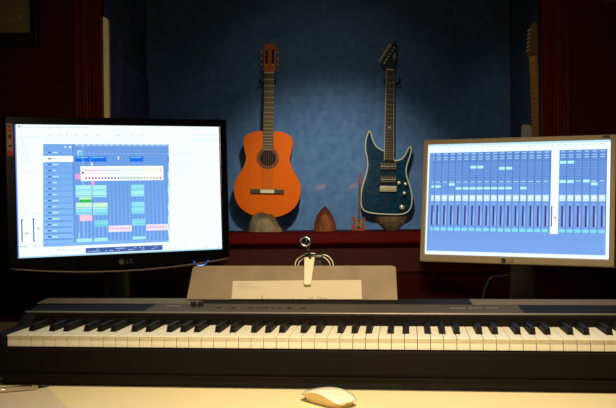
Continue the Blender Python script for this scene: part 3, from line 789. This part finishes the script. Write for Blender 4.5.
# ---------------------------------------------------------------- sill ornaments
SY = WY - .075
def on_sill(px): p = at(px, 231.5, SY); return Vector((p.x, SY, zs))
sc_ = SY / F
def rock(name, outline, px_c, depth, m, label, seed):
    """outline: (dx, dz) silhouette in metres; faceted solid of revolution-like slices"""
    rng = random.Random(seed); b = MB(); i = b.mi(m)
    n = len(outline); layers = [(-1, .55, -.0), (-.55, .9, 0), (0, 1, 0), (.5, .88, 0), (1, .5, 0)]
    cx = sum(p[0] for p in outline) / n; cz = max(p[1] for p in outline) * .42
    rings = []
    for ly, k, _ in layers:
        rings.append([b.bm.verts.new((cx + (x - cx) * k * rng.uniform(.94, 1.02 if k < 1 else 1), ly * depth / 2 + rng.uniform(-.06, .06) * depth,
                                      0 if z == 0 else max(0, cz + (z - cz) * k * (rng.uniform(.92, 1.0) if k < 1 else 1)))) for x, z in outline])
    for a, c in zip(rings, rings[1:]):
        for q in range(n):
            f = b.bm.faces.new([a[q], a[(q + 1) % n], c[(q + 1) % n], c[q]]); f.material_index = i
    b.bm.faces.new(rings[0]).material_index = i; b.bm.faces.new(rings[-1][::-1]).material_index = i
    bmesh.ops.triangulate(b.bm, faces=b.bm.faces[:])
    o = b.build(name, bevel=.0015)
    o.location = on_sill(px_c)
    return o
def O(pts, pxc, base=232.2): return [((x - pxc) * sc_, max(0, (base - y) * sc_)) for x, y in pts]
o = rock('rock', O([(248, 232.2), (249.5, 222), (251.5, 217), (256, 213.8), (262, 212.6), (267, 214.6), (272, 214.8), (276, 219.5), (279, 225), (283, 230), (283.5, 232.2), (273, 232.2), (262, 232.2)], 265.5), 265.5, .075, M['rock_grey'], '', 2)
tag(o, 'jagged grey tan rock on the red sill below the orange guitar', 'rock')
o = rock('crystal_point', O([(313.6, 232.2), (314.2, 224), (317, 216.5), (321, 211), (325.4, 206.6), (329, 211.5), (333.5, 217.6), (336.2, 225), (336.6, 232.2), (325, 232.2)], 325), 325, .055, M['rock_rose'], '', 5)
tag(o, 'rose brown pointed crystal on the red sill between the two guitars', 'crystal')
# miniature guitar
mg_ = on_sill(358.5); mgr = thing('miniature_guitar', T(mg_) @ Ry(R(2.2)), 'tiny red toy electric guitar standing upright on the red sill', 'ornament')
k_ = sc_
body = [(-7, .4), (-6.6, 4), (-5.2, 7.4), (-6.2, 11), (-6.8, 14.6), (-5, 13.8), (-3.2, 11.6), (-1, 11), (2, 11.2), (4, 12.6), (6.2, 13.8), (6.6, 12.6), (5.4, 10), (5, 7.6), (6.4, 4), (6.8, .8), (4, 0), (-4, 0)]
bs = spline([(x * k_, 0, z * k_) for x, z in body], 4)
b = MB(); b.prism(bs, lambda p: (p[0], -.006, p[2]), lambda p: (p[0], .006, p[2]), M['toy_red']); b.build('body', mgr, bevel=.001)
b = MB(); b.prism(spline([(x * k_, 0, z * k_) for x, z in ((-3, 4), (-3.4, 8), (-2.4, 11), (2.6, 11), (4, 8.6), (2.6, 6), (3, 3.4), (0, 2.8))], 4), lambda p: (p[0], -.0086, p[2]), lambda p: (p[0], -.0055, p[2]), M['toy_guard']); b.build('pickguard', mgr)
b = MB(); b.box((-1.8 * k_, -.0098, 2.2 * k_), (1.8 * k_, -.006, 4.8 * k_), M['btn']); b.box((-1.4 * k_, -.0098, 6.6 * k_), (1.4 * k_, -.006, 7.4 * k_), M['btn']); b.build('pickup', mgr)
b = MB(); b.box((-1.1 * k_, -.0102, 8.6 * k_), (1.1 * k_, -.004, 47 * k_), M['toy_neck'])
for z in range(12, 46, 3): b.box((-1.1 * k_, -.0105, z * k_), (1.1 * k_, -.0101, z * k_ + .0005), M['fret'])
b.build('neck', mgr)
b = MB(); b.prism([(-1.1, 46.5), (1.1, 46.5), (2, 49), (1.6, 53), (.4, 58.5), (-1, 55), (-1.9, 50)], lambda p: (p[0] * k_, -.008, p[1] * k_), lambda p: (p[0] * k_, -.004, p[1] * k_), M['toy_red']); b.build('headstock', mgr, bevel=.0005)
# cut glass bowl with pebbles
bw = thing('glass_bowl', T(on_sill(391.5)), 'faceted amber glass bowl on the red sill below the blue guitar', 'bowl')
b = MB(); b.lathe([(0, .002), (.020, 0), (.024, .004), (.040, .020), (.050, .036), (.048, .042), (.045, .041), (.036, .022), (.02, .008), (0, .007)], M['amber'], 12, None, False); b.build('bowl_body', bw, bevel=.0008)
rng = random.Random(9); pebbles = []
for k in range(5):
    b = MB(); r = rng.uniform(.008, .011); a = k * 1.256
    prof = [(r * math.sin(t), -r * .75 * math.cos(t)) for t in [math.pi * q / 8 for q in range(9)]]; prof[0] = (0, -r * .75); prof[-1] = (0, r * .75)
    b.lathe(prof, M['pebble'], 10)
    o = b.build('pebble'); p = on_sill(391.5); o.location = (p.x + .019 * math.cos(a), p.y + .019 * math.sin(a), zs + .0245 + .002 * (k % 2))
    tag(o, 'rust brown pebble inside the amber glass bowl on the sill', 'pebble', 'pebbles in the glass bowl')

# ---------------------------------------------------------------- guitars in the booth
def strings(b, n, x0w, x1w, z0, z1, y0, y1, m=None):
    for k in range(n):
        f = k / (n - 1) - .5
        b.tube([(f * x0w, y0, z0), (f * x1w, y1, z1)], .0007, m or M['string'], 5)
def hanger(px, py, label, ln):
    p = at(px, py, 5.4); h = thing('guitar_hanger', T((p.x, 5.4, p.z)), label, 'hanger', 'wall hangers for the guitars')
    b = MB(); b.box((-.02, -.012, -.04), (.02, 0, .04), M['hook']); b.build('wall_plate', h, bevel=.002)
    for s_ in (-1, 1):
        b = MB(); b.tube(spline([(0, -.01, 0), (s_ * .02, -.03, -.004), (s_ * .040, -.045, -.004), (s_ * .044, -ln + .015, .002), (s_ * .044, -ln, .018)], 4, False), .006, M['hook'], 8); b.build('hook_arm', h)
# classical
sg = 5.285 / F
p = at(266.8, 217.4, 5.285)
cg = thing('classical_guitar', T((p.x, 5.285, p.z)) @ Ry(R(1.6)), 'orange topped classical guitar hanging on the blue wall on the left', 'guitar')
half = [(0, .0), (.004, .062), (.03, .126), (.08, .174), (.155, .1945), (.22, .181), (.275, .148), (.335, .127), (.385, .136), (.44, .1445), (.478, .122), (.497, .07), (.5, .0)]
pts = [(w, 0, z) for z, w in half] + [(-w, 0, z) for z, w in half[-2:0:-1]]
ol = spline(pts, 5)
b = MB(); b.prism(ol, lambda p: (p[0], 0, p[2]), lambda p: (p[0], .095, p[2]), M['cedar'], M['mahog']); b.build('body', cg, bevel=.002)
hz_ = (217.4 - 158.2) * sg
disc = T((0, 0, hz_)) @ Rx(R(90))
b = MB(); b.lathe([(.046, .0006), (.046, .0012), (.064, .0012), (.064, .0004)], M['rosette'], 40, disc, False); b.build('rosette', cg)
b = MB(); b.lathe([(0, .0008), (.0455, .0008), (.0455, .0)], M['hole'], 40, disc, False); b.build('sound_hole', cg)
zb = (217.4 - 191.4) * sg
b = MB(); b.box((-.098, -.008, zb - .014), (.098, 0, zb + .014), M['ebony']); br = b.build('bridge', cg, bevel=.003)
b = MB(); b.box((-.04, -.0105, zb - .010), (.04, -.007, zb + .010), M['bone']); b.build('saddle', cg, bevel=.001)
zn = (217.4 - 73.2) * sg
zf = hz_ + .042
b = MB(); b.prism([(-.031, zf), (.031, zf), (.0285, zn), (-.0285, zn)], lambda p: (p[0], -.007, p[1]), lambda p: (p[0], 0.0005, p[1]), M['ebony'])
scale_l = zn - zb
for k in range(1, 20):
    z = zn - scale_l * (1 - 2 ** (-k / 12))
    if z < zf: break
    b.box((-.029, -.0082, z - .0011), (.029, -.0068, z + .0011), M['fret'])
b.build('fingerboard', cg)
b = MB(); b.box((-.027, .0, .497), (.027, .02, zn), M['mahog']); b.prism([(-.03, .46), (.03, .46), (.026, .54), (-.026, .54)], lambda p: (p[0], 0, p[1]), lambda p: (p[0] * .8, .06, p[1]), M['mahog']); b.build('neck', cg, bevel=.004)
b = MB(); b.box((-.0285, -.0095, zn - .002), (.0285, 0, zn + .004), M['bone']); b.build('nut', cg)
zt = (217.4 - 43.6) * sg
hd = [(-.029, zn + .004), (.029, zn + .004), (.037, zn + .022), (.038, zt - .02), (.034, zt - .006), (.018, zt - .003), (0, zt), (-.018, zt - .003), (-.034, zt - .006), (-.038, zt - .02), (-.037, zn + .022)]
b = MB(); b.prism(hd, lambda p: (p[0], 0 + (p[1] - zn) * .1, p[1]), lambda p: (p[0], .02 + (p[1] - zn) * .1, p[1]), M['headwood']); hs_ = b.build('headstock', cg, bevel=.002)
for s_ in (-1, 1):
    b = MB(); b.box((s_ * .018 - .0065, -.0015, zn + .035), (s_ * .018 + .0065, .002, zn + .135), M['hole'], T((0, .0085, 0)) @ Matrix.Shear('XZ', 4, (0, 0)) if False else T((0, .0062, 0))); b.build('tuner_slot', hs_)
    for k in range(3):
        z = zn + .05 + k * .036; yy = .003 + (z - zn) * .1
        b = MB(); b.cyl((s_ * .011, yy - .002, z), (s_ * .026, yy - .002, z), .0048, M['bone'], 10); b.cyl((s_ * .037, yy + .008, z), (s_ * .044, yy + .008, z), .003, M['brass'], 8)
        b.lathe([(0, -.004), (.0075, -.004), (.009, 0), (.0075, .004), (0, .004)], M['bone'], 12, T((s_ * .048, yy + .008, z)) @ Ry(R(90))); b.build('tuning_peg', cg)
b = MB(); strings(b, 6, .058, .044, zb, zn, -.0105, -.0095, mat('nylon_string', (150, 120, 80), .4)); b.build('strings', cg)
hanger(268.3, 84, 'dark wall hanger holding the orange classical guitar', .09)

# electric
se = 5.34 / F
pe = at(388.2, 214.4, 5.34)
eg = thing('electric_guitar', T((pe.x, 5.34, pe.z)) @ Ry(R(1.2)), 'blue cream edged electric guitar hanging on the blue wall', 'guitar')
E_ = lambda x, y: ((x - 388.2) * se, 0, (214.4 - y) * se)
bo = [(368.4, 131.2), (366.6, 135), (364.9, 142), (364.8, 150), (366.4, 158), (367.2, 166), (365.4, 176), (362.2, 187), (360.8, 197), (361.4, 206), (365, 211.4), (374, 213.6), (388, 214.4), (401, 214.2), (407.6, 211.6), (411.2, 206), (411.8, 197), (409.8, 187), (406.8, 178), (405.6, 171), (406.6, 164), (409, 157), (410.4, 150), (409.8, 146.6), (407.2, 149), (405, 154), (401.6, 158.6), (397, 160.4), (393.4, 160), (390, 153), (384.6, 151.4), (380.4, 150), (376, 147), (372.6, 142), (370.4, 135.4)]
bl = spline([E_(x, y) for x, y in bo], 4)
b = MB(); b.prism(bl, lambda p: (p[0], 0, p[2]), lambda p: (p[0], .04, p[2]), M['quilt'], M['quilt']); b.build('body', eg, bevel=.003)
b = MB(); b.tube(bl + [bl[0]], .0042, M['cream'], 8, False); b.build('binding', eg)
zn_ = (214.4 - 70.5) * se; ze = (214.4 - 160.6) * se
nx = (-.1) * se
b = MB(); b.prism([(-.0300, ze), (.0300, ze), (.0235, zn_), (-.0235, zn_)], lambda p: (p[0], -.010, p[1]), lambda p: (p[0] * .7, .014, p[1]), M['cream']); b.build('neck', eg, bevel=.002)
b = MB(); b.prism([(-.0265, ze), (.0265, ze), (.0205, zn_), (-.0205, zn_)], lambda p: (p[0], -.0116, p[1]), lambda p: (p[0], -.0095, p[1]), M['darkfb'])
zb_ = (214.4 - 188.5) * se; sl_ = zn_ - zb_
for k in range(1, 25):
    z = zn_ - sl_ * (1 - 2 ** (-k / 12))
    if z < ze: break
    b.box((-.027, -.0128, z - .001), (.027, -.0112, z + .001), M['fret'])
for k in (12,):
    z = zn_ - sl_ * (1 - 2 ** (-(k - .5) / 12)); b.box((-.009, -.0121, z - .003), (.009, -.0114, z + .003), M['cream'])
b.build('fingerboard', eg)
b = MB(); b.box((-.023, -.0135, zn_), (.023, -.006, zn_ + .006), M['bone']); b.build('nut', eg)
H_e = lambda x, y: ((x - 390.2) * se + .0, 0, (214.4 - y) * se)
hp = [(386.4, 70), (394.4, 70), (396.2, 67), (397.4, 60), (397.8, 52), (397, 45), (395.9, 39.6), (393.4, 43.6), (390, 49), (386, 55), (382.2, 61), (381, 64.8), (383.4, 67.4)]
b = MB(); b.prism([H_e(*q) for q in hp], lambda p: (p[0], -.004 + (p[2] - zn_) * .12, p[2]), lambda p: (p[0], .012 + (p[2] - zn_) * .12, p[2]), mat('blue_black_headstock', (22, 48, 62), .25, coat=.3)); hso = b.build('headstock', eg, bevel=.0015)
b = MB(); b.prism([H_e(*q) for q in ((393.4, 54), (396, 52), (396.4, 57), (394.6, 60.4), (392.8, 58))], lambda p: (p[0], -.0048 + (p[2] - zn_) * .12, p[2]), lambda p: (p[0], -.003 + (p[2] - zn_) * .12, p[2]), mat('pale_emblem', (128, 150, 158), .5)); b.build('emblem', hso)
for k in range(6):
    f = k / 5; q = H_e(382.6 + f * 9.4, 62.4 - f * 15.4); yy = -.004 + (q[2] - zn_) * .12
    b = MB(); b.cyl((q[0] + .012, yy - .012, q[2] - .004), (q[0] + .012, yy + .004, q[2] - .004), .0042, M['nickel'], 10)
    b.cyl((q[0] + .004, yy + .004, q[2]), (q[0] - .008, yy + .004, q[2] + .005), .0028, M['nickel'], 8)
    b.lathe([(0, -.0045), (.0085, -.0045), (.0102, 0), (.0085, .0045), (0, .0045)], M['bone'], 12, T((q[0] - .015, yy - .004, q[2] + .0085)) @ Ry(R(-65)) @ Matrix.Diagonal((1.2, .8, 1.3, 1))); b.build('tuning_peg', eg)
def hum(y0, y1, x0, x1):
    a = E_(x0, y1); c = E_(x1, y0); b = MB()
    b.box((a[0] - .004, -.006, a[2] - .003), (c[0] + .004, 0, c[2] + .003), M['btn'])
    m = (a[2] + c[2]) / 2
    b.box((a[0], -.012, a[2] + .002), (c[0], -.005, m - .002), M['btn']); b.box((a[0], -.012, m + .002), (c[0], -.005, c[2] - .002), M['btn'])
    for z in (a[2] + .010, c[2] - .010):
        for k in range(6): b.cyl((a[0] + (c[0] - a[0]) * (k + .5) / 6, -.0135, z), (a[0] + (c[0] - a[0]) * (k + .5) / 6, -.011, z), .003, M['nickel'], 8)
    b.box((a[0], -.0124, m - .002), (c[0], -.0118, m + .002), M['nickel'])
    b.build('pickup', eg, bevel=.0008)
hum(162.4, 170.2, 380, 395.6); hum(175.6, 183.2, 380.4, 395.4)
a = E_(379.4, 191.6); c = E_(396, 186)
b = MB(); b.box((a[0], -.014, a[2]), (c[0], 0, c[2]), M['nickel'])
for k in range(6): b.box((a[0] + .006 + k * (c[0] - a[0] - .012) / 6, -.019, a[2] + .008), (a[0] + .017 + k * (c[0] - a[0] - .012) / 6, -.013, c[2] - .004), M['nickel'])
b.build('bridge', eg, bevel=.0015)
for x, y, r in ((398.6, 183, .0105), (405, 184, .0105), (404, 193.2, .0105), (402, 207.4, .015)):
    q = E_(x, y); b = MB(); b.lathe([(r * 1.1, 0), (r, .004), (r * .9, .016), (r * .7, .0185), (0, .019)], M['nickel'], 18, T(q) @ Rx(R(90))); b.build('control_knob', eg)
b = MB(); strings(b, 6, .05, .035, zb_, zn_, -.019, -.0138); b.build('strings', eg)
hanger(391, 84, 'dark wall hanger holding the blue electric guitar', .085)

# guitar half hidden behind the right casing, seen turned
pn = at(537.2, 140, 4.6)
st = thing('electric_guitar', T((pn.x, 4.6, pn.z)) @ Rz(R(-64)) @ Ry(R(-3.2)), 'maple necked cream electric guitar half hidden by the right window casing', 'guitar')
k2 = 4.6 / F
zz = lambda y: (140 - y) * k2
hb = [(.0, -.02), (.03, .0), (.05, -.03), (.1, .02), (.125, .035), (.13, -.02), (.11, -.1), (.12, -.18), (.16, -.27), (.14, -.35), (.06, -.385), (-.06, -.385), (-.15, -.34), (-.17, -.26), (-.125, -.17), (-.115, -.1), (-.125, .0), (-.115, .085), (-.09, .08), (-.08, .02), (-.05, -.03), (-.03, .0)]
b = MB(); b.prism(spline([(x, 0, z) for x, z in hb], 4), lambda p: (p[0], 0, p[2]), lambda p: (p[0], .042, p[2]), M['strat']); b.build('body', st, bevel=.005)
b = MB(); b.prism(spline([(x, 0, z) for x, z in ((.0, -.03), (.05, -.06), (.085, -.03), (.09, -.12), (.1, -.2), (.06, -.3), (-.03, -.25), (-.09, -.19), (-.08, -.1), (-.1, -.02), (-.07, -.03))], 4), lambda p: (p[0], -.003, p[2]), lambda p: (p[0], 0.001, p[2]), M['btn']); b.build('pickguard', st)
for z in (-.07, -.13, -.2):
    b = MB(); b.box((-.042, -.008, z - .009), (.042, -.002, z + .009), M['cream']); b.build('pickup', st, bevel=.002)
b = MB(); b.box((-.04, -.012, -.27), (.04, 0, -.235), M['nickel']); b.build('bridge', st, bevel=.002)
zn2 = zz(56)
b = MB(); b.prism([(-.028, -.04), (.028, -.04), (.0215, zn2), (-.0215, zn2)], lambda p: (p[0], -.010, p[1]), lambda p: (p[0] * .75, .014, p[1]), M['maple'])
for k in range(1, 22):
    z = zn2 - .648 * (1 - 2 ** (-k / 12))
    b.box((-.027, -.0112, z - .0012), (.027, -.0098, z + .0012), M['darkfb'])
b.build('neck', st, bevel=.001)
b = MB(); b.prism([(-.0215, zn2), (.0215, zn2), (.026, zn2 + .05), (.03, zn2 + .14), (.012, zn2 + .175), (-.018, zn2 + .16), (-.03, zn2 + .13), (-.044, zn2 + .035), (-.06, zn2 + .022), (-.05, zn2 + .004)], lambda p: (p[0], 0, p[1]), lambda p: (p[0], .014, p[1]), mat('aged_headstock', (112, 80, 40), .4, noise=.15)); b.build('headstock', st, bevel=.002)
for k in range(6):
    b = MB(); z = zn2 + .04 + k * .02; x = -.046 + k * .0035
    b.cyl((x + .014, -.008, z), (x + .014, .004, z), .004, M['nickel'], 8); b.cyl((x, .007, z), (x - .012, .007, z), .006, M['nickel'], 8); b.build('tuning_peg', st)
b = MB(); strings(b, 6, .052, .036, -.25, zn2, -.014, -.012); b.build('strings', st)

# ---------------------------------------------------------------- lights
def spot(name, loc, aim, energy, col, size, blend, rad):
    l = bpy.data.lights.new(name, 'SPOT'); l.energy = energy; l.color = col; l.spot_size = R(size); l.spot_blend = blend; l.shadow_soft_size = rad
    o = bpy.data.objects.new(name, l); COL.objects.link(o); o.location = loc
    o.rotation_euler = (Vector(aim) - Vector(loc)).to_track_quat('-Z', 'Y').to_euler(); return o
spot('desk_spot', (.14, 1.22, 2.02), (.14, 1.62, .76), 92, (1, .82, .54), 84, 1.0, .035)
spot('booth_spot', (.12, 3.7, 2.45), (.14, 5.4, CAMZ - .3), 180, (1, .90, .74), 50, 1.0, .05)
spot("booth_wash", (.08, 3.3, 2.42), (.08, 5.4, CAMZ + .42), 17, (1, .84, .62), 46, 1.0, .1)
spot('booth_side', (.45, 3.4, 2.4), (1.2, 4.65, 1.5), 14, (1, .86, .66), 50, .8, .06)
spot('booth_side', (-.35, 3.3, 2.4), (-.95, 4.8, 1.35), 3, (1, .9, .74), 50, .8, .06)
spot('room_lamp', (.03, .2, 1.42), (.02, 2.8, 1.0), 56, (1, .80, .54), 56, 1.0, .05)
w = bpy.data.worlds.new('dim_room'); S.world = w; w.use_nodes = True
w.node_tree.nodes['Background'].inputs[0].default_value = (.002, .002, .003, 1)

# ---------------------------------------------------------------- camera
cd = bpy.data.cameras.new('camera'); co = bpy.data.objects.new('camera', cd); COL.objects.link(co)
cd.sensor_fit = 'HORIZONTAL'; cd.sensor_width = 36; cd.lens = F / 616 * 36; cd.clip_start = .05
co.matrix_world = T((0, 0, CAMZ)) @ Rx(R(90) + PITCH) @ Rz(-ROLL)
S.camera = co
S.view_settings.view_transform = 'Standard'; S.view_settings.look = 'None'; S.view_settings.gamma = 1; S.view_settings.use_curve_mapping = False
S.view_settings.exposure = 0
S.cycles.use_denoising = True
S.cycles.max_bounces = 8
